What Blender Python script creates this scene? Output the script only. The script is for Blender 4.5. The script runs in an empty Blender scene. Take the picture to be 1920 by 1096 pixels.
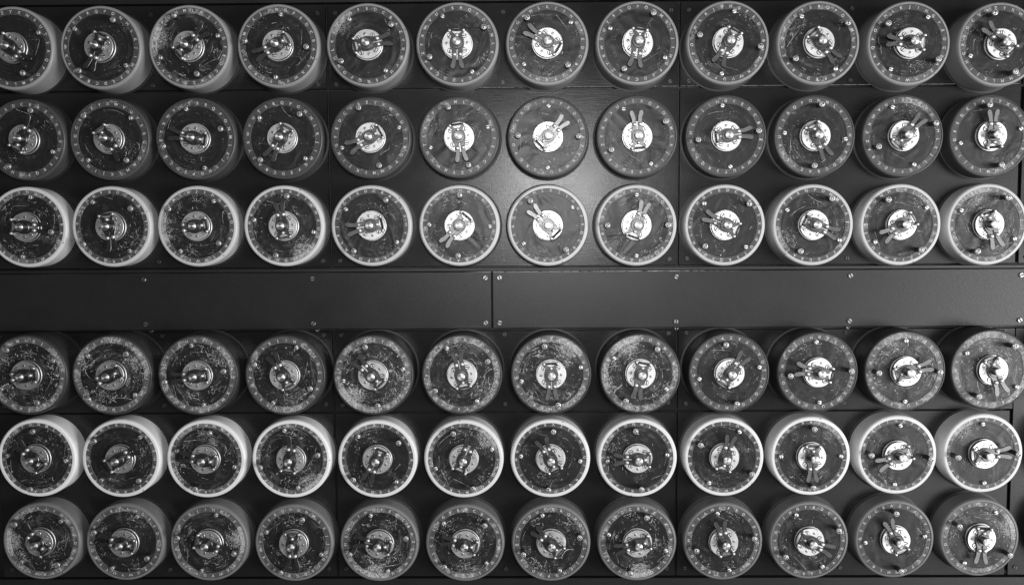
import bpy, bmesh, math, random
from mathutils import Matrix, Vector
S = bpy.context.scene
COL = S.collection
PI = math.pi
random.seed(7)

# The machine front is a vertical wall. Everything on it is laid out in wall
# coordinates (metres): x to the right, y up, z out of the wall; Z0 is the
# height of the wall's origin above the floor.
Z0 = 1.25
WALL = Matrix.Translation((0, 0, Z0)) @ Matrix.Rotation(PI / 2, 4, 'X')

# ------------------------------------------------------------------ camera
cam = bpy.data.objects.new('camera', bpy.data.cameras.new('camera'))
COL.objects.link(cam)
cam.data.sensor_width = 36.0
cam.data.lens = 29.6045
cam.data.clip_start, cam.data.clip_end = 0.01, 50
Mr = Matrix(((0.99994374, 0.00560729, 0.00900399),
             (-0.00621370, 0.99761126, 0.06879803),
             (-0.00859671, -0.06885011, 0.99758998))).to_4x4()
cam.matrix_world = WALL @ Matrix.Translation((-0.0456, 0.0, 1.3305)) @ Mr
S.camera = cam

# ------------------------------------------------------------------ light
w = bpy.data.worlds.new('World'); S.world = w; w.use_nodes = True
bg = w.node_tree.nodes['Background']
bg.inputs[0].default_value = (1, 1, 1, 1); bg.inputs[1].default_value = 0.075
def area(name, pos, target, sx, sy, power):
    l = bpy.data.lights.new(name, 'AREA'); l.shape = 'RECTANGLE'
    l.size, l.size_y, l.energy = sx, sy, power
    o = bpy.data.objects.new(name, l); COL.objects.link(o)
    p = WALL @ Vector(pos); t = WALL @ Vector(target)
    o.location = p
    o.rotation_euler = (t - p).to_track_quat('-Z', 'Y').to_euler()
area('key_lamp', (0.07, 0.150, 1.55), (0.06, 0.0, 0), 0.29, 0.21, 10.5)
area('side_lamp', (1.55, -0.45, 1.45), (0.30, -0.15, 0), 1.1, 1.5, 11)
area('window_light', (5.0, -0.7, 3.7), (0.0, -0.1, 0), 2.4, 2.2, 255)
S.view_settings.view_transform = 'Standard'
S.view_settings.look = 'None'
S.view_settings.exposure = 0.0
S.view_settings.gamma = 1.0

# ------------------------------------------------------------------ node helpers
class G:
    """tiny wrapper that writes shader maths as python"""
    def __init__(s, name):
        s.m = bpy.data.materials.new(name); s.m.use_nodes = True
        s.t = s.m.node_tree; s.b = s.t.nodes['Principled BSDF']
        s.k = {}
    def new(s, kind): return s.t.nodes.new(kind)
    def put(s, sock, v):
        if isinstance(v, (int, float)): sock.default_value = v
        elif isinstance(v, tuple): sock.default_value = v
        else: s.t.links.new(v, sock)
    def f(s, op, a, b=0.0, c=0.0, clamp=False):
        n = s.new('ShaderNodeMath'); n.operation = op; n.use_clamp = clamp
        for i, v in enumerate((a, b, c)): s.put(n.inputs[i], v)
        return n.outputs[0]
    def v(s, op, a, b=(0, 0, 0), scale=None):
        n = s.new('ShaderNodeVectorMath'); n.operation = op
        s.put(n.inputs[0], a); s.put(n.inputs[1], b)
        if scale is not None: s.put(n.inputs['Scale'], scale)
        return n.outputs['Value'] if op in ('LENGTH', 'DOT_PRODUCT', 'DISTANCE') else n.outputs['Vector']
    def comb(s, x, y, z):
        n = s.new('ShaderNodeCombineXYZ')
        for i, q in enumerate((x, y, z)): s.put(n.inputs[i], q)
        return n.outputs[0]
    def sep(s, vec):
        n = s.new('ShaderNodeSeparateXYZ'); s.put(n.inputs[0], vec); return n.outputs
    def obj(s):
        if 'o' not in s.k: s.k['o'] = s.new('ShaderNodeTexCoord').outputs['Object']
        return s.k['o']
    def rnd(s):
        if 'r' not in s.k: s.k['r'] = s.new('ShaderNodeObjectInfo').outputs['Random']
        return s.k['r']
    def attr(s, name):
        if name not in s.k:
            n = s.new('ShaderNodeAttribute'); n.attribute_type = 'OBJECT'; n.attribute_name = name
            s.k[name] = n.outputs['Fac']
        return s.k[name]
    def noise(s, vec, scale, detail=2.0, rough=0.5, dist=0.0):
        n = s.new('ShaderNodeTexNoise'); s.put(n.inputs['Vector'], vec)
        n.inputs['Scale'].default_value = scale; n.inputs['Detail'].default_value = detail
        n.inputs['Roughness'].default_value = rough; n.inputs['Distortion'].default_value = dist
        return n.outputs['Fac']
    def ramp(s, x, lo, hi):
        n = s.new('ShaderNodeMapRange'); n.interpolation_type = 'SMOOTHSTEP'
        s.put(n.inputs['Value'], x); s.put(n.inputs['From Min'], lo); s.put(n.inputs['From Max'], hi)
        return n.outputs['Result']
    def mix(s, t, a, b):            # scalar lerp
        return s.f('ADD', a, s.f('MULTIPLY', t, s.f('SUBTRACT', b, a)))
    def base(s, g):
        if isinstance(g, (int, float)): s.b.inputs['Base Color'].default_value = (g, g, g, 1)
        else: s.t.links.new(g, s.b.inputs['Base Color'])
    def out(s, base, rough=0.5, metal=0.0, bump=None, bstr=0.2, bdist=0.001, spec=0.5, coat=0.0):
        s.base(base); s.put(s.b.inputs['Roughness'], rough); s.put(s.b.inputs['Metallic'], metal)
        s.put(s.b.inputs['Specular IOR Level'], spec)
        s.b.inputs['Coat Weight'].default_value = coat
        if bump is not None:
            n = s.new('ShaderNodeBump'); n.inputs['Strength'].default_value = bstr
            n.inputs['Distance'].default_value = bdist
            s.put(n.inputs['Height'], bump); s.t.links.new(n.outputs[0], s.b.inputs['Normal'])
        return s.m

R = 0.0624          # drum radius

def contour(g, vec, scale, width, dist=0.3):
    """thin squiggles along the level lines of a noise"""
    n = g.noise(vec, scale, 1.5, 0.5, dist)
    return g.f('SUBTRACT', 1.0, g.ramp(g.f('ABSOLUTE', g.f('SUBTRACT', n, 0.5)), width * 0.4, width))

def shifted(g):
    r = g.rnd()
    off = g.comb(g.f('MULTIPLY', r, 37.0), g.f('MULTIPLY', r, 91.0), g.f('MULTIPLY', r, 13.0))
    return g.v('ADD', g.obj(), off)

def patch_mask(g, rad, size):
    a = g.attr('patch_angle')
    c = g.comb(g.f('MULTIPLY', g.f('COSINE', a), rad), g.f('MULTIPLY', g.f('SINE', a), rad), 0.0)
    p = g.v('MULTIPLY', g.obj(), (1, 1, 0))
    d = g.v('DISTANCE', p, c)
    return g.f('MULTIPLY', g.f('SUBTRACT', 1.0, g.ramp(d, size * 0.35, size)), g.attr('patch'))

def mat_disc():
    g = G('worn_bakelite'); P = shifted(g); wear = g.attr('wear')
    pm = patch_mask(g, 0.62 * R, 0.55 * R); pe = patch_mask(g, 0.84 * R, 0.42 * R)
    big = g.noise(P, 38.0, 2.0, 0.6)
    # where the wear sits: low-frequency islands that grow with the wear
    lo = g.f('SUBTRACT', 0.66, g.f('MULTIPLY', wear, 0.27))
    m = g.ramp(big, lo, g.f('ADD', lo, 0.10))
    m = g.f('MAXIMUM', m, pm)
    # specks
    sp = g.ramp(g.noise(P, 1100.0, 2.0, 0.6), g.f('SUBTRACT', 0.70, g.f('MULTIPLY', m, 0.10)), 0.76)
    ox, oy, oz = g.sep(g.obj())
    rr = g.v('LENGTH', g.v('MULTIPLY', g.obj(), (1, 1, 0)))
    an = g.f('ARCTAN2', oy, ox)
    # fine turned arcs round the hub
    s4 = g.ramp(g.noise(g.comb(g.f('MULTIPLY', rr, 1500.0), g.f('MULTIPLY', an, 2.0), g.f('MULTIPLY', g.rnd(), 50.0)), 1.0, 1.0), 0.68, 0.78)
    faint = g.f('MULTIPLY', sp, g.f('ADD', 0.10, g.f('MULTIPLY', m, 0.45)))
    marks = g.f('MAXIMUM', g.f('MULTIPLY', g.f('MULTIPLY', s4, 0.22), m), faint)
    # rubbed haze
    haze = g.f('MULTIPLY', g.ramp(g.noise(P, 130.0, 4.0, 0.7), 0.45, 0.75), g.f('ADD', 0.008, g.f('MULTIPLY', m, 0.035)))
    base = g.f('ADD', 0.014, haze)
    # swirled greasy smudges, and the part rubbed through to the pale core at the edge
    sm = g.ramp(g.noise(g.comb(g.f('MULTIPLY', rr, 260.0), g.f('MULTIPLY', an, 1.3), g.f('MULTIPLY', g.rnd(), 70.0)), 1.0, 4.0, 0.65, 0.8), 0.46, 0.74)
    base = g.f('ADD', base, g.f('MULTIPLY', sm, g.f('ADD', 0.020, g.f('MULTIPLY', m, 0.055))))
    rub = g.f('MULTIPLY', g.f('MULTIPLY', g.ramp(g.noise(P, 420.0, 4.0, 0.75), 0.44, 0.60), g.ramp(pe, 0.25, 0.85)), g.ramp(g.attr('patch'), 0.45, 0.95))
    marks = g.f('MAXIMUM', marks, g.f('MULTIPLY', rub, 0.85))
    col = g.mix(g.f('MULTIPLY', marks, 1.0, clamp=True), base, 0.50)
    wav = g.noise(g.v('ADD', P, (9, 4, 2)), 24.0, 1.5, 0.4, 1.6)
    rough = g.mix(marks, 0.38, 0.75)
    return g.out(col, rough, 0, wav, 0.85, 0.0017, 0.42)

def mat_ring():
    g = G('letter_ring_celluloid'); P = shifted(g); wear = g.attr('wear')
    pm = patch_mask(g, 0.87 * R, 0.50 * R)
    a = g.noise(P, 420.0, 4.0, 0.7)
    b = g.noise(P, 45.0, 2.0, 0.6)
    lo = g.f('SUBTRACT', 0.62, g.f('MULTIPLY', wear, 0.22))
    m = g.f('MAXIMUM', g.ramp(b, lo, g.f('ADD', lo, 0.14)), pm)
    mott = g.f('MULTIPLY', g.ramp(a, 0.38, 0.72), g.f('ADD', 0.08, g.f('MULTIPLY', m, 0.36)))
    sq = g.f('MULTIPLY', contour(g, P, 230.0, 0.03, 0.8), g.f('MULTIPLY', m, 0.25))
    chip = g.f('MULTIPLY', g.ramp(g.noise(P, 700.0, 2.0), 0.66, 0.72), g.f('MULTIPLY', m, 0.35))
    col = g.f('ADD', g.f('ADD', 0.048, g.f('MULTIPLY', wear, 0.060)), g.f('ADD', mott, g.f('ADD', sq, chip)))
    col = g.f('MULTIPLY', col, 0.85)
    rub = g.f('MULTIPLY', g.f('MULTIPLY', g.ramp(a, 0.34, 0.60), g.ramp(pm, 0.2, 0.8)), g.ramp(g.attr('patch'), 0.25, 0.95))
    col = g.mix(rub, col, 0.50)
    return g.out(col, 0.42, 0, a, 0.25, 0.0006, 0.45)

def mat_letters():
    g = G('worn_white_lettering'); P = shifted(g)
    n = g.noise(P, 300.0, 3.0, 0.6)
    return g.out(g.mix(g.ramp(n, 0.35, 0.62), 0.75, 0.42), 0.6)

def mat_barrel():
    g = G('drum_paint'); P = shifted(g); t = g.attr('tone')
    n = g.noise(P, 55.0, 5.0, 0.65)
    fine = g.noise(P, 900.0, 2.0, 0.5)
    k = g.f('ADD', 0.90, g.f('MULTIPLY', n, 0.2))
    spot = g.ramp(g.noise(P, 420.0, 2.0, 0.5), 0.735, 0.76)
    c = g.f('MULTIPLY', t, k)
    c = g.mix(g.f('MULTIPLY', spot, 0.6), c, g.f('MULTIPLY', t, 0.35))
    return g.out(c, g.mix(n, 0.36, 0.5), 0, fine, 0.12, 0.0004)

def mat_metal(name, b, r, scale=600.0, bs=0.15, var=0.25, metal=1.0, turned=False):
    g = G(name); P = shifted(g)
    n = g.noise(P, scale, 3.0, 0.6); l = g.noise(P, 90.0, 4.0, 0.65)
    c = g.f('MULTIPLY', b, g.f('ADD', 1.0 - var, g.f('MULTIPLY', l, 2 * var)))
    if turned:                      # lathe-turned face: circular grain round the axis
        tn = g.new('ShaderNodeTangent'); tn.direction_type = 'RADIAL'; tn.axis = 'Z'
        g.t.links.new(tn.outputs[0], g.b.inputs['Tangent'])
        g.b.inputs['Anisotropic'].default_value = 0.8; g.b.inputs['Anisotropic Rotation'].default_value = 0.25
    return g.out(c, g.f('ADD', r - 0.08, g.f('MULTIPLY', l, 0.16)), metal, n, bs, 0.0004)

def mat_panel(name, base, rough, grain, spec=0.5):
    """satin black paint; grain = stretched brush grain or leathery grain"""
    g = G(name)
    geo = g.new('ShaderNodeNewGeometry').outputs['Position']
    if grain == 'brush':
        x, y, z = g.sep(geo)
        v1 = g.comb(g.f('MULTIPLY', x, 30.0), 0.0, g.f('MULTIPLY', z, 620.0))
        v2 = g.comb(g.f('MULTIPLY', x, 520.0), 0.0, g.f('MULTIPLY', z, 90.0))
        n = g.f('ADD', g.f('MULTIPLY', g.noise(v1, 1.0, 3.0, 0.65), 0.75), g.f('MULTIPLY', g.noise(v2, 1.0, 2.0), 0.35))
        bs, bd = 0.36, 0.0004
    else:
        n = g.noise(geo, 620.0, 3.0, 0.7); bs, bd = 0.38, 0.0006
    big = g.noise(geo, 9.0, 5.0, 0.7)
    # a spatter of corroded spots low on the middle panel
    spots = g.f('MULTIPLY', g.ramp(g.noise(geo, 330.0, 2.0, 0.6), 0.58, 0.63),
                g.f('SUBTRACT', 1.0, g.ramp(g.v('DISTANCE', geo, (0.108, 0.0, Z0 - 0.036)), 0.015, 0.045)))
    speck = g.ramp(g.noise(geo, 520.0, 3.0, 0.65), 0.71, 0.76)
    c = g.f('MULTIPLY', base, g.f('ADD', 0.6, g.f('MULTIPLY', big, 0.8)))
    c = g.f('ADD', c, g.f('MULTIPLY', speck, 0.05))
    r = g.f('ADD', rough - 0.10, g.f('ADD', g.f('ADD', g.f('MULTIPLY', big, 0.12), g.f('MULTIPLY', n, 0.09)), g.f('MULTIPLY', spots, 0.5)))
    return g.out(c, r, 0, n, bs, bd, spec)

def mat_plain(name, b, r, metal=0.0):
    g = G(name); P = shifted(g)
    n = g.noise(P, 500.0, 3.0, 0.6)
    return g.out(g.f('MULTIPLY', b, g.f('ADD', 0.75, g.f('MULTIPLY', n, 0.5))), r, metal, n, 0.12, 0.0003)

M_DISC, M_RING, M_LET, M_BAR = mat_disc(), mat_ring(), mat_letters(), mat_barrel()
M_PLATE = mat_metal('satin_nickel', 0.80, 0.48)
M_STEEL = mat_metal('bright_steel', 0.76, 0.52)
M_CLIP = mat_metal('tarnished_brass', 0.16, 0.38, 350.0, 0.2, 0.35, 1.0)
M_SPIN = mat_metal('turned_spindle', 0.72, 0.52, 600.0, 0.1, 0.15, 1.0, True)
M_DARK = mat_plain('blackened_steel', 0.02, 0.4)
M_SHANK = mat_plain('dull_shank', 0.035, 0.5)
M_PSCREW = mat_metal('painted_screw', 0.10, 0.42, 600.0, 0.15, 0.3, 0.8)
M_SPRING = mat_plain('dark_spring_steel', 0.018, 0.35)
M_SCREW = mat_metal('dull_screw', 0.42, 0.40)
M_PANEL = mat_panel('black_satin_panel', 0.013, 0.245, 'brush', 0.38)
M_STRIP = mat_panel('black_leathery_strip', 0.017, 0.34, 'leather', 0.42)
M_RAIL = mat_panel('black_rail', 0.013, 0.42, 'leather')
M_MOUNT = mat_plain('black_mount', 0.010, 0.5)
def mat_scar():
    g = G('scratched_through'); P = shifted(g)
    return g.out(g.mix(g.ramp(g.noise(P, 160.0, 2.0), 0.30, 0.70), 0.24, 0.88), 0.7)
M_SCAR = mat_scar()
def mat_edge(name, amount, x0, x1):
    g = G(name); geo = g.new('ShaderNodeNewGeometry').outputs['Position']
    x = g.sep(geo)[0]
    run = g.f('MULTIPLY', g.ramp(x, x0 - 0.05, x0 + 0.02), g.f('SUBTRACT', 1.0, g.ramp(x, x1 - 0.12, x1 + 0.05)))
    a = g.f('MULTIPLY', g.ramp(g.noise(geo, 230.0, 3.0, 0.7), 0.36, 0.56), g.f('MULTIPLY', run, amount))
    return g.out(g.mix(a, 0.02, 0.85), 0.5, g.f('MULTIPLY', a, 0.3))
M_EDGE = mat_edge('pale_panel_edge', 0.7, -0.15, 0.80)  # pale broken line along the lower bevel of the top panels
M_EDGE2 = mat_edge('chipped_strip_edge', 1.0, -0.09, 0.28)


# ------------------------------------------------------------------ mesh helpers
class MB:
    def __init__(s): s.v = []; s.f = []; s.mi = []; s.cur = 0
    def add(s, vs, fs, mat=None):
        o = len(s.v)
        s.v += [tuple(mat @ Vector(p)) for p in vs] if mat else [tuple(p) for p in vs]
        s.f += [tuple(i + o for i in f) for f in fs]; s.mi += [s.cur] * len(fs)
        return s
    def lathe(s, prof, n=48, mat=None, cap0=False, cap1=False):
        vs = []; fs = []
        for (r, z) in prof:
            for k in range(n):
                a = 2 * PI * k / n; vs.append((r * math.cos(a), r * math.sin(a), z))
        for i in range(len(prof) - 1):
            for k in range(n):
                k2 = (k + 1) % n
                fs.append((i * n + k, i * n + k2, (i + 1) * n + k2, (i + 1) * n + k))
        if cap0: fs.append(tuple(reversed(range(n))))
        if cap1: fs.append(tuple((len(prof) - 1) * n + k for k in range(n)))
        return s.add(vs, fs, mat)
    def prism(s, poly, z0, z1, bev=0.0, mat=None):
        """extruded outline (counter-clockwise) with a small chamfer on top"""
        n = len(poly)
        cx = sum(p[0] for p in poly) / n; cy = sum(p[1] for p in poly) / n
        def inset(d):
            o = []
            for i in range(n):
                ax, ay = poly[i - 1]; bx, by = poly[i]; cx_, cy_ = poly[(i + 1) % n]
                e1 = Vector((bx - ax, by - ay)).normalized(); e2 = Vector((cx_ - bx, cy_ - by)).normalized()
                nn = Vector((-e1.y, e1.x)) + Vector((-e2.y, e2.x))
                L = nn.length or 1
                o.append((bx + nn.x / L * d, by + nn.y / L * d))
            return o
        lay = [[(x, y, z0) for x, y in poly], [(x, y, z1 - bev) for x, y in poly]]
        if bev: lay.append([(x, y, z1) for x, y in inset(bev)])
        vs = sum(lay, []); fs = [tuple(reversed(range(n)))]
        for l in range(len(lay) - 1):
            for i in range(n):
                j = (i + 1) % n
                fs.append((l * n + i, l * n + j, (l + 1) * n + j, (l + 1) * n + i))
        fs.append(tuple((len(lay) - 1) * n + i for i in range(n)))
        return s.add(vs, fs, mat)
    def box(s, x0, x1, y0, y1, z0, z1, bev=0.0):
        return s.prism([(x0, y0), (x1, y0), (x1, y1), (x0, y1)], z0, z1, bev)
    def tube(s, pts, r, n=6):
        vs = []; fs = []
        for i, p in enumerate(pts):
            p = Vector(p)
            d = (Vector(pts[min(i + 1, len(pts) - 1)]) - Vector(pts[max(i - 1, 0)])).normalized()
            u = d.orthogonal().normalized() if i == 0 else (u - d * u.dot(d)).normalized()
            w_ = d.cross(u)
            for k in range(n):
                a = 2 * PI * k / n; vs.append(tuple(p + (u * math.cos(a) + w_ * math.sin(a)) * r))
        for i in range(len(pts) - 1):
            for k in range(n):
                k2 = (k + 1) % n
                fs.append((i * n + k, i * n + k2, (i + 1) * n + k2, (i + 1) * n + k))
        fs.append(tuple(reversed(range(n)))); fs.append(tuple((len(pts) - 1) * n + k for k in range(n)))
        return s.add(vs, fs)
    def mesh(s, name, mat, sharp=35):
        m = bpy.data.meshes.new(name); m.from_pydata(s.v, [], s.f); m.update()
        m.polygons.foreach_set('use_smooth', [True] * len(m.polygons))
        m.set_sharp_from_angle(angle=math.radians(sharp))
        for q in (mat if isinstance(mat, (list, tuple)) else [mat]): m.materials.append(q)
        if any(s.mi): m.polygons.foreach_set('material_index', s.mi)
        return m

def inst(name, mesh, parent=None, loc=(0, 0, 0), rz=0.0, **props):
    o = bpy.data.objects.new(name, mesh); COL.objects.link(o)
    if parent is not None: o.parent = parent
    o.location = loc; o.rotation_euler = (0, 0, rz)
    for k, v_ in props.items(): o[k] = v_
    return o

def on_wall(o, x, y, z=0.0):
    o.location = (x, -z, Z0 + y); o.rotation_euler = (PI / 2, 0, 0)
    return o

def slot_head(r, z0, z1, slot, depth, n=20, rim=0.0):
    """cheese-head screw: barrel, floor of the slot, two raised halves with a rounded edge"""
    b = MB(); zf = z1 - depth
    b.cur = 1
    if rim: b.lathe([(rim, z0), (rim, z0 + 0.00025), (r, z0 + 0.00025)], n)
    b.lathe([(r * 0.96, zf - 0.00002), (r * 0.5, zf - 0.00002)], n, None, False, True)
    b.cur = 0
    b.lathe([(r, z0), (r, zf)], n)
    for sgn in (0, PI):
        a0 = math.asin(slot / r)
        poly = [(r * 0.998 * math.cos(a0 + (PI - 2 * a0) * k / 9), r * 0.998 * math.sin(a0 + (PI - 2 * a0) * k / 9)) for k in range(10)]
        b.prism(poly, zf + 0.00001, z1, min(depth * 0.35, r * 0.11), Matrix.Rotation(sgn, 4, 'Z'))
    return b

# ------------------------------------------------------------------ wall
def tag(o, label=None, cat=None, group=None, kind=None):
    if label: o['label'] = label
    if cat: o['category'] = cat
    if group: o['group'] = group
    if kind: o['kind'] = kind
    return o

back = MB().box(-1.35, 1.35, -0.85, 0.62, -0.06, -0.012)
tag(on_wall(inst('wall', back.mesh('wall', M_RAIL)), 0, 0), kind='structure')

ME_PSCREW = slot_head(0.0033, 0.0, 0.0022, 0.0006, 0.0010).mesh('panel_screw', [M_PSCREW, M_DARK])
ME_SSCREW = slot_head(0.0036, 0.0, 0.0026, 0.0008, 0.0012, 20, 0.0042).mesh('strip_screw', [M_SCREW, M_DARK])
def mount_mesh():
    b = MB()
    b.lathe([(1.045 * R, -0.001), (1.045 * R, 0.0001), (1.03 * R, 0.0004), (0.98 * R, 0.0004)], 56, None, False, True)
    return b.mesh('drum_mount', M_MOUNT)
ME_MOUNT = mount_mesh()

def panel(name, label, cat, group, x0, x1, y0, y1, ztop, mat, screws, smesh, thick=0.003, bev=0.0007, mounts=(), pale_edge=0):
    cx, cy = (x0 + x1) / 2, (y0 + y1) / 2
    m = MB().box(x0 - cx, x1 - cx, y0 - cy, y1 - cy, -thick, 0, bev).mesh(name, mat, 20)
    if pale_edge:
        m.materials.append(M_EDGE if pale_edge < 0 else M_EDGE2)
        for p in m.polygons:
            if 0.2 < p.normal.z < 0.95 and p.normal.y * pale_edge > 0.3: p.material_index = 1
    o = on_wall(inst(name, m), cx, cy, ztop)
    tag(o, label, cat, group)
    for (sx, sy) in screws:
        inst('screw', smesh, o, (sx - cx, sy - cy, -0.0003), random.uniform(0, PI))
    for (mx, my) in mounts:
        inst('drum_mount', ME_MOUNT, o, (mx - cx, my - cy, 0.0002))
    return o

# drum centres on the wall (mm), rows from the top, columns from the left
DR = [
 [(-808.4,284.7),(-675.0,284.6),(-541.0,284.6),(-406.7,284.8),(-272.0,285.0),(-137.1,285.2),(-2.1,285.1),(133.1,284.7),(268.3,284.0),(403.4,282.7),(538.4,280.8),(673.2,278.2)],
 [(-804.4,149.7),(-673.9,149.5),(-541.5,149.3),(-407.7,149.1),(-272.7,148.8),(-137.1,148.5),(-1.0,148.2),(135.1,147.7),(270.8,147.2),(405.7,146.5),(539.6,145.7),(672.0,144.8)],
 [(-806.3,15.7),(-675.1,15.7),(-542.3,15.4),(-408.2,15.0),(-273.2,14.5),(-137.6,14.0),(-1.7,13.3),(134.2,12.7),(269.7,12.0),(404.5,11.4),(538.3,10.9),(670.8,10.5)],
 [(-803.6,-211.0),(-673.1,-211.9),(-540.6,-212.6),(-406.3,-213.1),(-270.9,-213.5),(-134.7,-213.7),(1.7,-213.7),(138.0,-213.5),(273.6,-213.0),(408.2,-212.4),(541.2,-211.4),(672.1,-210.2)],
 [(-805.6,-345.8),(-672.9,-347.0),(-539.2,-348.0),(-404.8,-348.8),(-269.7,-349.4),(-134.4,-349.6),(1.2,-349.6),(136.6,-349.3),(271.8,-348.6),(406.5,-347.5),(540.6,-346.0),(673.7,-344.1)],
 [(-805.3,-480.2),(-672.6,-481.8),(-538.9,-483.1),(-404.3,-484.1),(-269.3,-484.7),(-133.8,-485.0),(1.8,-485.0),(137.2,-484.6),(272.4,-483.7),(407.0,-482.5),(540.9,-480.8),(673.7,-478.6)]]
for q in DR: q.append((q[-1][0] + 152.0, q[-1][1] + 1.5))      # first drum of the next bay, out of the frame
HT = [0.0440, 0.0293, 0.0319, 0.0533, 0.0349, 0.0331]       # how far each row's faces stand out

def mts(rows, cols): return [(DR[r][c][0] / 1000, DR[r][c][1] / 1000) for r in rows for c in cols]
GP = 0.0014
S1, S2 = -0.343, 0.2042
bays = [(-0.888, S1 - GP, range(0, 4), 'left'), (S1 + GP, S2 - GP, range(4, 8), 'middle'), (S2 + GP, 0.7335, range(8, 12), 'right')]
PG = 'black panels behind the drums'
bands = [('row_panel', 0.2277, 0.357, 'top row of drums', [0], (0.3437, 0.2350)),
         ('row_panel', -0.0500, 0.2245, 'second and third rows of drums', [1, 2], (-0.0402,)),
         ('row_panel', -0.2815, -0.1525, 'fourth row of drums', [3], (-0.1577, -0.2695)),
         ('row_panel', -0.5520, -0.2840, 'fifth and bottom rows of drums', [4, 5], (-0.5390,))]
for (nm, y0, y1, what, rws, sy) in bands:
    for (x0, x1, cols, side) in bays:
        x1b = x1 + (0.004 if rws[0] == 3 and side == 'right' else 0)
        sc = []
        for yy in sy:
            for xx in (x0 + 0.0125, (x0 + x1) / 2, x1 - 0.0125):
                sc.append((xx + random.uniform(-.0008, .0008), yy + random.uniform(-.0008, .0008)))
        panel(nm, 'black satin metal panel behind the %s, %s bay' % (what, side), 'panel', PG,
              x0, x1b, y0, y1, 0.0, M_PANEL, sc, ME_PSCREW, mounts=mts(rws, cols), pale_edge=-1 if rws[0] == 0 and side != 'left' else 0)
for (y0, y1, what, sy) in [(-0.0500, 0.2245, 'strip of black panel at the right edge beside the second and third rows', -0.0405),
                           (-0.5520, -0.1525, 'strip of black panel at the right edge beside the three lowest rows', -0.5390)]:
    panel('row_panel', what, 'panel', PG, 0.7385, 1.27, y0, y1, 0.0, M_PANEL, [(0.7500, sy)], ME_PSCREW)
panel('row_panel', 'strip of black panel at the top right edge', 'panel', PG, 0.7365, 1.27, 0.2277, 0.357, 0.0, M_PANEL, [], ME_PSCREW)

# rails between the rows
def rail(label, y0, y1, z, th=0.010, mat=M_RAIL):
    m = MB().box(-1.27, 1.27, -(y1 - y0) / 2, (y1 - y0) / 2, -th, 0, 0.0006).mesh('rail', mat, 20)
    return tag(on_wall(inst('rail', m), 0, (y0 + y1) / 2, z), label, 'rail', 'horizontal rails of the rack')
rail('black rail above the top row of drums', 0.3595, 0.50, 0.001)
rail('thin black rail along the top of the wide strip', -0.0575, -0.0525, 0.006)
lr = rail('thin shaded rail just under the wide strip', -0.1515, -0.1470, -0.003)
rail('black rail below the bottom row of drums', -0.70, -0.5545, 0.003)
SX = [-0.637, -0.371, -0.099, -0.077, 0.200, 0.4715, 0.737]
for x in SX[:2] + SX[4:6]:
    inst('screw', ME_SSCREW, lr, (x + 0.003, 0.0, 0.0), random.uniform(0, PI))

# the wide strip in two lengths
def strip(label, x0, x1, xs):
    sc = [(x, y + random.uniform(-.0005, .0005)) for x in xs for y in (-0.0680, -0.1385)]
    o = panel('cover_strip', label, 'panel', 'wide cover strips', x0, x1, -0.1478, -0.0580, 0.0110, M_STRIP, sc, ME_SSCREW, 0.010, 0.0014, pale_edge=1)
    return o
st1 = strip('wide black cover strip crossing the left half, no drums on it', -1.27, -0.0898, [-0.90] + SX[:3])
st2 = strip('wide black cover strip crossing the right half, paler sheen', -0.0880, 1.27, SX[3:] + [1.0])

# ------------------------------------------------------------------ drum parts (shared meshes)
def barrel_mesh(H, rin, name):
    ax = 0.0052; rf = max(rin * R + 0.0007, 0.948 * R); rd = R - rf
    prof = [(0.70 * R, 0.0006), (0.985 * R, 0.0006), (0.998 * R, 0.0014), (0.998 * R, H * 0.5)]
    for k in range(9):
        a = PI / 2 * k / 8
        prof.append((rf + rd * math.cos(a), H - ax + ax * math.sin(a)))
    prof += [(rin * R + 0.0002, H), (rin * R, H - 0.0003), (rin * R, H - 0.0030), (0.6 * R, H - 0.0030)]
    return MB().lathe(prof, 96, None, False, False).mesh(name, M_BAR, 40)

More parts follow.
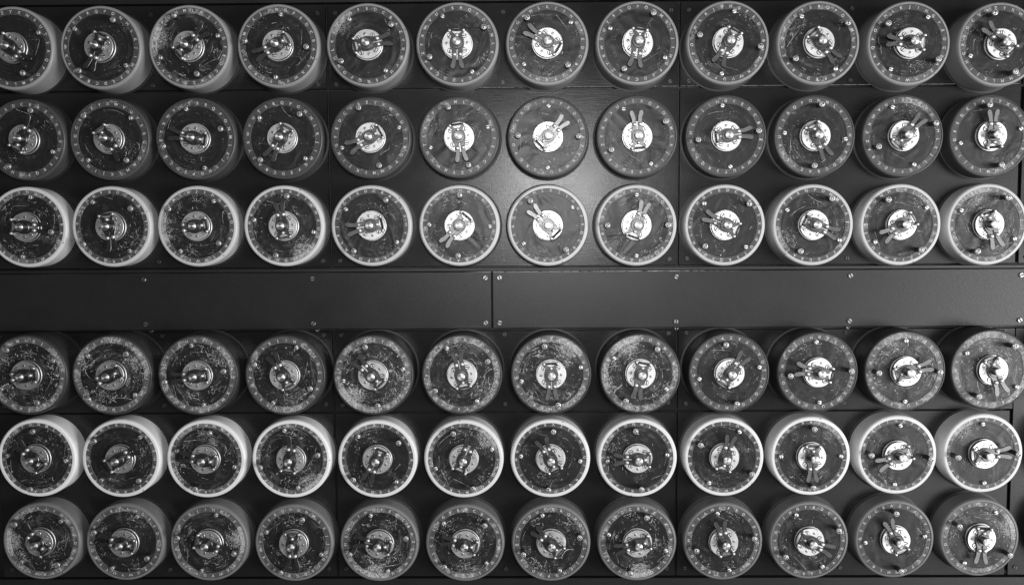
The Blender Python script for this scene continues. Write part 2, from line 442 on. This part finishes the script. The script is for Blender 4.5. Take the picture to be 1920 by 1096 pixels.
RIN = [0.925, 0.945, 0.908, 0.950, 0.900, 0.922]
TONE = [0.28, 0.070, 0.60, 0.038, 0.80, 0.18]
ME_BARREL = [barrel_mesh(HT[j], RIN[j], 'barrel') for j in range(6)]
def ring_mesh(rin):
    return MB().lathe([(0.790 * R, -0.0026), (0.790 * R, -0.0011), (0.796 * R, -0.0008), (rin * R - 0.0005, -0.0008), (rin * R - 0.0002, -0.0011)], 96).mesh('letter_ring', M_RING, 30)
ME_RING = [ring_mesh(r) for r in RIN]
def disc_mesh(rs, wear, pa, ps):
    """black face disc with its own scratches cut through to the pale core (angles in the disc's frame)"""
    b = MB().lathe([(0.80 * R, -0.0028), (0.80 * R, -0.0014), (0.40 * R, -0.0014), (0.2 * R, -0.0014)], 64, None, False, True)
    r0, r1, z = 0.385 * R, 0.795 * R, -0.00136
    def ribbon(pts, w):
        vs = []
        for q, (px, py) in enumerate(pts):
            ax, ay = pts[max(q - 1, 0)]; bx, by = pts[min(q + 1, len(pts) - 1)]
            L = math.hypot(bx - ax, by - ay) or 1
            ww = w * (0.35 if q in (0, len(pts) - 1) else rs.uniform(0.6, 1.2)) / 2
            nx, ny = -(by - ay) / L * ww, (bx - ax) / L * ww
            vs += [(px + nx, py + ny, z), (px - nx, py - ny, z)]
        b.add(vs, [(2 * q + 1, 2 * q + 3, 2 * q + 2, 2 * q) for q in range(len(pts) - 1)])
    def walk(x, y, h, L, n, curl, w):
        pts = [(x, y)]; k = rs.gauss(0, curl)
        for _ in range(n):
            h += k + rs.gauss(0, curl)
            x += L / n * math.cos(h); y += L / n * math.sin(h)
            if not r0 < math.hypot(x, y) < r1: break
            pts.append((x, y))
        if len(pts) > 1: ribbon(pts, w)
    def spot(c=None, sd=0.0):
        for _ in range(20):
            if c: x, y = rs.gauss(c[0], sd), rs.gauss(c[1], sd)
            else:
                q = rs.uniform(0, 2 * PI); rr = R * math.sqrt(rs.uniform(0.15, 0.63)); x, y = rr * math.cos(q), rr * math.sin(q)
            if r0 < math.hypot(x, y) < r1: return x, y
        return r0 * 1.2, 0.0
    cs = []
    for _ in range(2 + int(wear * 7)): cs.append((spot(), rs.uniform(0.05, 0.13) * R, rs.uniform(0, PI)))
    if ps > 0: cs += [((0.66 * R * math.cos(pa), 0.66 * R * math.sin(pa)), 0.14 * R, pa + PI / 2)] * int(1 + 5 * ps)
    b.cur = 1
    n = int(4 + 390 * wear ** 2)
    for _ in range(n):
        c, sd, dr = rs.choice(cs)
        x, y = spot(c, sd) if rs.random() < 0.8 else spot()
        t = rs.random()
        wd = rs.choice((0.00014, 0.0002, 0.0002, 0.0003, 0.0003, 0.0004, 0.0006)) * (0.75 + 0.6 * wear)
        if t < 0.42: walk(x, y, dr + rs.gauss(0, 0.5), rs.uniform(0.0015, 0.006), 4, 0.10, wd)              # nicks
        elif t < 0.80: walk(x, y, rs.uniform(0, 2 * PI), rs.uniform(0.002, 0.008), 7, 0.75, wd)             # squiggles
        else: walk(x, y, math.atan2(y, x) + PI / 2, rs.uniform(0.003, 0.012), 8, 0.06, wd * 0.7)            # arcs round the hub
    for _ in range(int(rs.uniform(0, 0.9) + 4.5 * max(0, wear - 0.5))):                                          # long scars
        x, y = spot(); walk(x, y, rs.uniform(0, 2 * PI), rs.uniform(0.012, 0.035), 14, 0.16, rs.uniform(0.0004, 0.0010))
    for _ in range(int(1 + 5 * wear)):                                                                         # faint long arcs
        q = rs.uniform(0, 2 * PI); rr = R * rs.uniform(0.45, 0.78); dr = rs.uniform(-.12, .12)
        walk(rr * math.cos(q), rr * math.sin(q), q + PI / 2 + dr, rs.uniform(0.010, 0.034), 16, 0.02, rs.uniform(0.00016, 0.0004))
    for _ in range(int(60 + 420 * wear)):                                                                      # flecks
        c, sd, dr = rs.choice(cs); x, y = spot(c, sd * 1.2) if rs.random() < 0.75 else spot()
        q = rs.choice((0.0001, 0.00013, 0.00018, 0.00025, 0.0004)) * rs.uniform(0.7, 1.2)
        b.add([(x + q * math.cos(u + dr) * rs.uniform(0.6, 1.3), y + q * math.sin(u + dr), z) for u in (0, 1.3, 2.6, 3.9, 5.2)], [(0, 1, 2, 3, 4)])
    return b.mesh('face_disc', [M_DISC, M_SCAR], 30)

ZP = 0.0066                                                  # hub plate top above the drum face
ME_HUB = MB().lathe([(0.385 * R, -0.0014), (0.385 * R, -0.0002), (0.375 * R, 0.0002), (0.345 * R, 0.0002), (0.335 * R, 0.0006),
                     (0.335 * R, ZP - 0.0016)], 56).mesh('hub', M_DARK, 30)
ME_HUBRING = MB().lathe([(0.372 * R, 0.0002), (0.372 * R, 0.0010), (0.366 * R, 0.0013), (0.350 * R, 0.0013), (0.346 * R, 0.0003)], 56).mesh('hub_ring', M_PLATE, 30)
ME_PLATE = MB().lathe([(0.350 * R, -0.0017), (0.350 * R, -0.0003), (0.344 * R, 0.0), (0.1 * R, 0.0)], 56, None, True, True).mesh('hub_plate', M_PLATE, 30)
ME_PSC = slot_head(0.050 * R, 0.0, 0.0011, 0.009 * R, 0.0008, 18, 0.061 * R).mesh('plate_screw', [M_PLATE, M_DARK])
ME_RIV = MB().lathe([(0.034 * R, 0.0), (0.034 * R, 0.0003), (0.026 * R, 0.0006), (0.018 * R, 0.0006), (0.015 * R, 0.0002)], 14, None, False, True).mesh('rivet', M_SCREW)
ME_COLLAR = MB().lathe([(0.150 * R, 0.0), (0.150 * R, 0.0036), (0.138 * R, 0.0044), (0.10 * R, 0.0044)], 32, None, False, True).mesh('collar', M_CLIP)
def dome(r, z0, z1, e, n=20):
    p = [(r, z0), (r, z1 - e)]
    for k in range(1, 5):
        a = PI / 2 * k / 4.6
        p.append((r * (0.86 * math.cos(a) + 0.14 * (1 - k / 4.6)), z1 - e + e * math.sin(a)))
    return MB().lathe(p, n, None, False, True)
def spindle_mesh():
    b = MB(); b.cur = 1
    b.lathe([(0.098 * R, 0.0), (0.098 * R, 0.0142)], 28); b.cur = 0
    b.lathe([(0.098 * R * math.cos(a), 0.0142 + 0.0019 * math.sin(a)) for a in [PI / 2 * q / 9 for q in range(9)]] + [(0.004 * R, 0.0161)], 28, None, False, True)
    return b.mesh('spindle', [M_SPIN, M_CLIP], 40)
ME_SPIN = spindle_mesh()
ME_PIN = dome(0.047 * R, 0.0, 0.0046, 0.0016).mesh('pin', M_STEEL, 50)
ME_POST = dome(0.036 * R, 0.0, 0.0068, 0.0012).mesh('spring_post', M_STEEL, 50)
ME_MID = dome(0.040 * R, 0.0, 0.0050, 0.0014).mesh('pin', M_STEEL, 50)

HALF = [(-.20, .010), (.30, .010), (.38, .018), (.46, .028), (.53, .040), (.58, .058), (.612, .088), (.618, .120), (.600, .148),
        (.560, .162), (.50, .150), (.43, .125), (.37, .116), (.31, .122), (.26, .126), (.20, .120), (.14, .140), (.08, .165), (.0, .176),
        (-.07, .165), (-.12, .145), (-.17, .135), (-.22, .155), (-.26, .198), (-.30, .205), (-.325, .180), (-.30, .140), (-.25, .105), (-.215, .06)]
def lever_mesh(sgn):
    poly = [(x * R, sgn * y * R) for x, y in HALF]
    if sgn < 0: poly.reverse()
    b = MB(); b.prism(poly, 0.0013, 0.0031, 0.00035)
    # handles curl gently up towards their tips
    b.v = [(x, y, z + max(0.0, x / R - 0.33) ** 1.5 * 0.010) for x, y, z in b.v]
    return b.mesh('lever', M_CLIP, 25)
ME_LEV = [lever_mesh(1), lever_mesh(-1)]
def spring_mesh():
    b = MB(); pts = []; turns = 9; L = 0.255 * R; r = 0.026 * R
    for i in range(turns * 8 + 1):
        a = 2 * PI * i / 8; t = i / (turns * 8)
        pts.append((r * math.cos(a), (t - 0.5) * L, r * math.sin(a)))
    b.tube(pts, 0.0085 * R, 5)
    b.tube([(0, -0.165 * R, 0), (0, -0.125 * R, 0)], 0.007 * R, 5); b.tube([(0, 0.125 * R, 0), (0, 0.165 * R, 0)], 0.007 * R, 5)
    return b.mesh('spring', M_SPRING, 60)
ME_SPRING = spring_mesh()
ME_STUD = MB().lathe([(0.056 * R, -0.0014), (0.056 * R, 0.0128), (0.03 * R, 0.0128)], 24).mesh('stud', M_SHANK, 40)
def stud_head():
    b = slot_head(0.036 * R, 0.0150, 0.0162, 0.010 * R, 0.0010, 16, 0.048 * R)
    b.lathe([(0.050 * R, 0.0126), (0.064 * R, 0.0130), (0.066 * R, 0.0136), (0.066 * R, 0.0158), (0.061 * R, 0.0165), (0.050 * R, 0.0165),
             (0.047 * R, 0.0150)], 24, None, False, True)
    return b
ME_STUDTOP = stud_head().mesh('stud_head', [M_STEEL, M_DARK], 70)
ME_SHORT = slot_head(0.052 * R, -0.0014, 0.0026, 0.007 * R, 0.0009, 20).mesh('face_screw', [M_STEEL, M_DARK], 70)
ME_DOT = MB().lathe([(0.0008, 0.0), (0.0008, 0.00015), (0.0002, 0.00015)], 10, None, False, True).mesh('index_mark', M_DARK)

def lettering_mesh():
    cu = bpy.data.curves.new('glyph', 'FONT'); cu.resolution_u = 3; cu.align_x = 'CENTER'; cu.size = 0.0060
    cu.offset = 0.00012; cu.extrude = 0.0
    ob = bpy.data.objects.new('glyph', cu); COL.objects.link(ob)
    b = MB(); dg = bpy.context.evaluated_depsgraph_get()
    for k in range(26):
        cu.body = chr(65 + k); dg.update()
        me = ob.evaluated_get(dg).to_mesh()
        a = 2 * PI * k / 26; rad = 0.862 * R
        m = Matrix.Rotation(a - PI / 2, 4, 'Z') @ Matrix.Translation((0, rad - 0.0021, 0.0))
        b.add([v.co for v in me.vertices], [tuple(p.vertices) for p in me.polygons], m)
        ob.evaluated_get(dg).to_mesh_clear()
    bpy.data.objects.remove(ob)
    return b.mesh('lettering', M_LET)
ME_LET = lettering_mesh()

# ------------------------------------------------------------------ the drums
# per drum: angle of the letter A, angle of the clip handles (degrees, counter-clockwise from right), wear, patch angle, patch strength
DATA = [
 [(119,320,.15,40,.0),(234,247,.10,310,.25),(290,40,.42,165,.9),(354,208,.28,235,.35),(35,11,.12,140,.7),(208,271,.22,60,.3),(311,148,.35,270,.5),(242,262,.15,0,.0),(349,243,.22,220,.3),(214,312,.38,160,.5),(325,176,.30,290,.4),(111,136,.22,165,.4)],
 [(66,58,.15,20,.0),(133,306,.22,330,.3),(196,169,.12,260,.3),(228,238,.12,300,.0),(109,208,.18,60,.2),(289,278,.34,160,.45),(359,44,.28,330,.4),(207,94,.18,240,.2),(8,7,.15,100,.2),(264,297,.34,220,.5),(202,48,.28,70,.6),(103,93,.15,290,.4)],
 [(350,357,.45,250,.4),(36,279,.35,330,.2),(325,187,.55,185,1.0),(78,97,.55,305,.9),(57,190,.30,290,.3),(268,230,.42,110,.4),(306,134,.18,260,.1),(180,70,.42,60,.4),(44,155,.25,250,.3),(240,337,.42,205,.6),(304,212,.35,45,.6),(242,288,.66,105,.7)],
 [(298,185,.78,200,.5),(229,203,.85,30,.6),(10,184,.66,30,.6),(336,118,.55,280,.6),(101,133,.95,225,.9),(209,101,.70,320,.5),(103,272,.85,55,.8),(239,259,.85,115,.9),(101,53,.35,120,.3),(4,169,.35,120,.2),(0.5,17,.70,110,.6),(236,290,.62,100,.6)],
 [(265,133,.42,270,.3),(317,31,.36,20,.3),(254,170,.62,90,.4),(12,80,.62,310,.8),(219,244,.36,110,.5),(109,67,.60,40,.8),(85,114,.30,270,.3),(276,179,.38,160,.4),(330,77,.30,250,.4),(90,270,.38,50,.6),(356,203,.30,250,.3),(3,7,.30,130,.75)],
 [(315,132,.72,180,.9),(333,168,.42,60,.4),(344,340,.66,5,.9),(247,269,.50,100,.4),(16,168,.66,262,1.0),(46,166,.66,270,.6),(197,137,.55,40,.5),(74,194,.66,275,.9),(12,102,.42,330,.3),(27,338,.30,200,.3),(96,115,.22,330,.2),(150,266,.66,20,.8)]]
for j_, q in enumerate(DATA): q.append((37 + 71 * j_, 200 + 53 * j_, 0.3, 0, 0.2))
ORD = ['first', 'second', 'third', 'fourth', 'fifth', 'sixth', 'seventh', 'eighth', 'ninth', 'tenth', 'eleventh', 'twelfth', 'thirteenth']
ROWN = ['top', 'second', 'third', 'fourth', 'fifth', 'bottom']
TN = ['grey', 'dark grey', 'cream white', 'black', 'bright white', 'mid grey']
DIRN = ['right', 'up right', 'up', 'up left', 'left', 'down left', 'down', 'down right']

for j in range(6):
    for i in range(13):
        th, ph, wear, pa, ps = DATA[j][i]
        T = math.radians(th); F = math.radians(ph)
        x, y = DR[j][i][0] / 1000, DR[j][i][1] / 1000
        H = HT[j]
        d = on_wall(inst('lettered_drum', None), x, y, 0.0)
        d.empty_display_size = 0.02
        look = 'scarred ' if wear > 0.6 else 'scuffed ' if wear > 0.33 else 'clean '
        tag(d, '%s%s drum, clip pointing %s, %s from left in the %s row' %
            (look, TN[j], DIRN[int(((ph + 22.5) % 360) // 45)], ORD[i], ROWN[j]),
            'drum', 'lettered drums on the machine front')
        inst('barrel', ME_BARREL[j], d, (0, 0, 0), T, tone=TONE[j] * random.uniform(0.94, 1.06))
        rg = inst('letter_ring', ME_RING[j], d, (0, 0, H), T, wear=wear, patch=ps, patch_angle=math.radians(pa - th))
        inst('lettering', ME_LET, rg, (0, 0, -0.00068))
        fd = inst('face_disc', disc_mesh(random.Random(100 + j * 12 + i), wear, math.radians(pa - th), ps), d, (0, 0, H), T, wear=wear, patch=ps, patch_angle=math.radians(pa - th))
        for q in (0, PI):
            st = inst('stud', ME_STUD, fd, (0.735 * R * math.cos(q), 0.735 * R * math.sin(q), 0), random.uniform(0, PI))
            # bright slotted head on the dull shank
            inst('stud_head', ME_STUDTOP, fd, st.location, random.uniform(0, PI))
            inst('face_screw', ME_SHORT, fd, (0.745 * R * math.cos(q + PI / 2), 0.745 * R * math.sin(q + PI / 2), 0), random.uniform(0, PI))
        inst('index_mark', ME_DOT, d, (0.972 * R * math.cos(T - 0.24), 0.972 * R * math.sin(T - 0.24), H))
        hb = inst('hub', ME_HUB, d, (0, 0, H), 0)
        inst('hub_ring', ME_HUBRING, hb)
        pl = inst('hub_plate', ME_PLATE, d, (0, 0, H + ZP), F)
        for q in range(4):
            a = PI / 4 + q * PI / 2
            inst('plate_screw', ME_PSC, pl, (0.245 * R * math.cos(a), 0.245 * R * math.sin(a), 0), random.uniform(0, PI))
        for q in (PI / 2, -PI / 2):
            inst('rivet', ME_RIV, pl, (0, 0.245 * R * math.sin(q), 0))
        inst('spindle', ME_SPIN, d, (0, 0, H + ZP), F)
        cl = inst('spring_clip', ME_COLLAR, d, (0, 0, H + ZP), F)
        op = random.uniform(-0.02, 0.05)
        for k in (0, 1):
            sg = 1 - 2 * k
            inst('lever', ME_LEV[k], cl, (0, 0, 0), sg * op)
            inst('pin', ME_PIN, cl, (0.275 * R, sg * 0.070 * R, 0.002))
            inst('spring_post', ME_POST, cl, (-0.285 * R, sg * 0.168 * R, 0.0))
        inst('pin', ME_MID, cl, (-0.170 * R, 0, 0.002))
        inst('spring', ME_SPRING, cl, (-0.292 * R, 0, 0.0050))
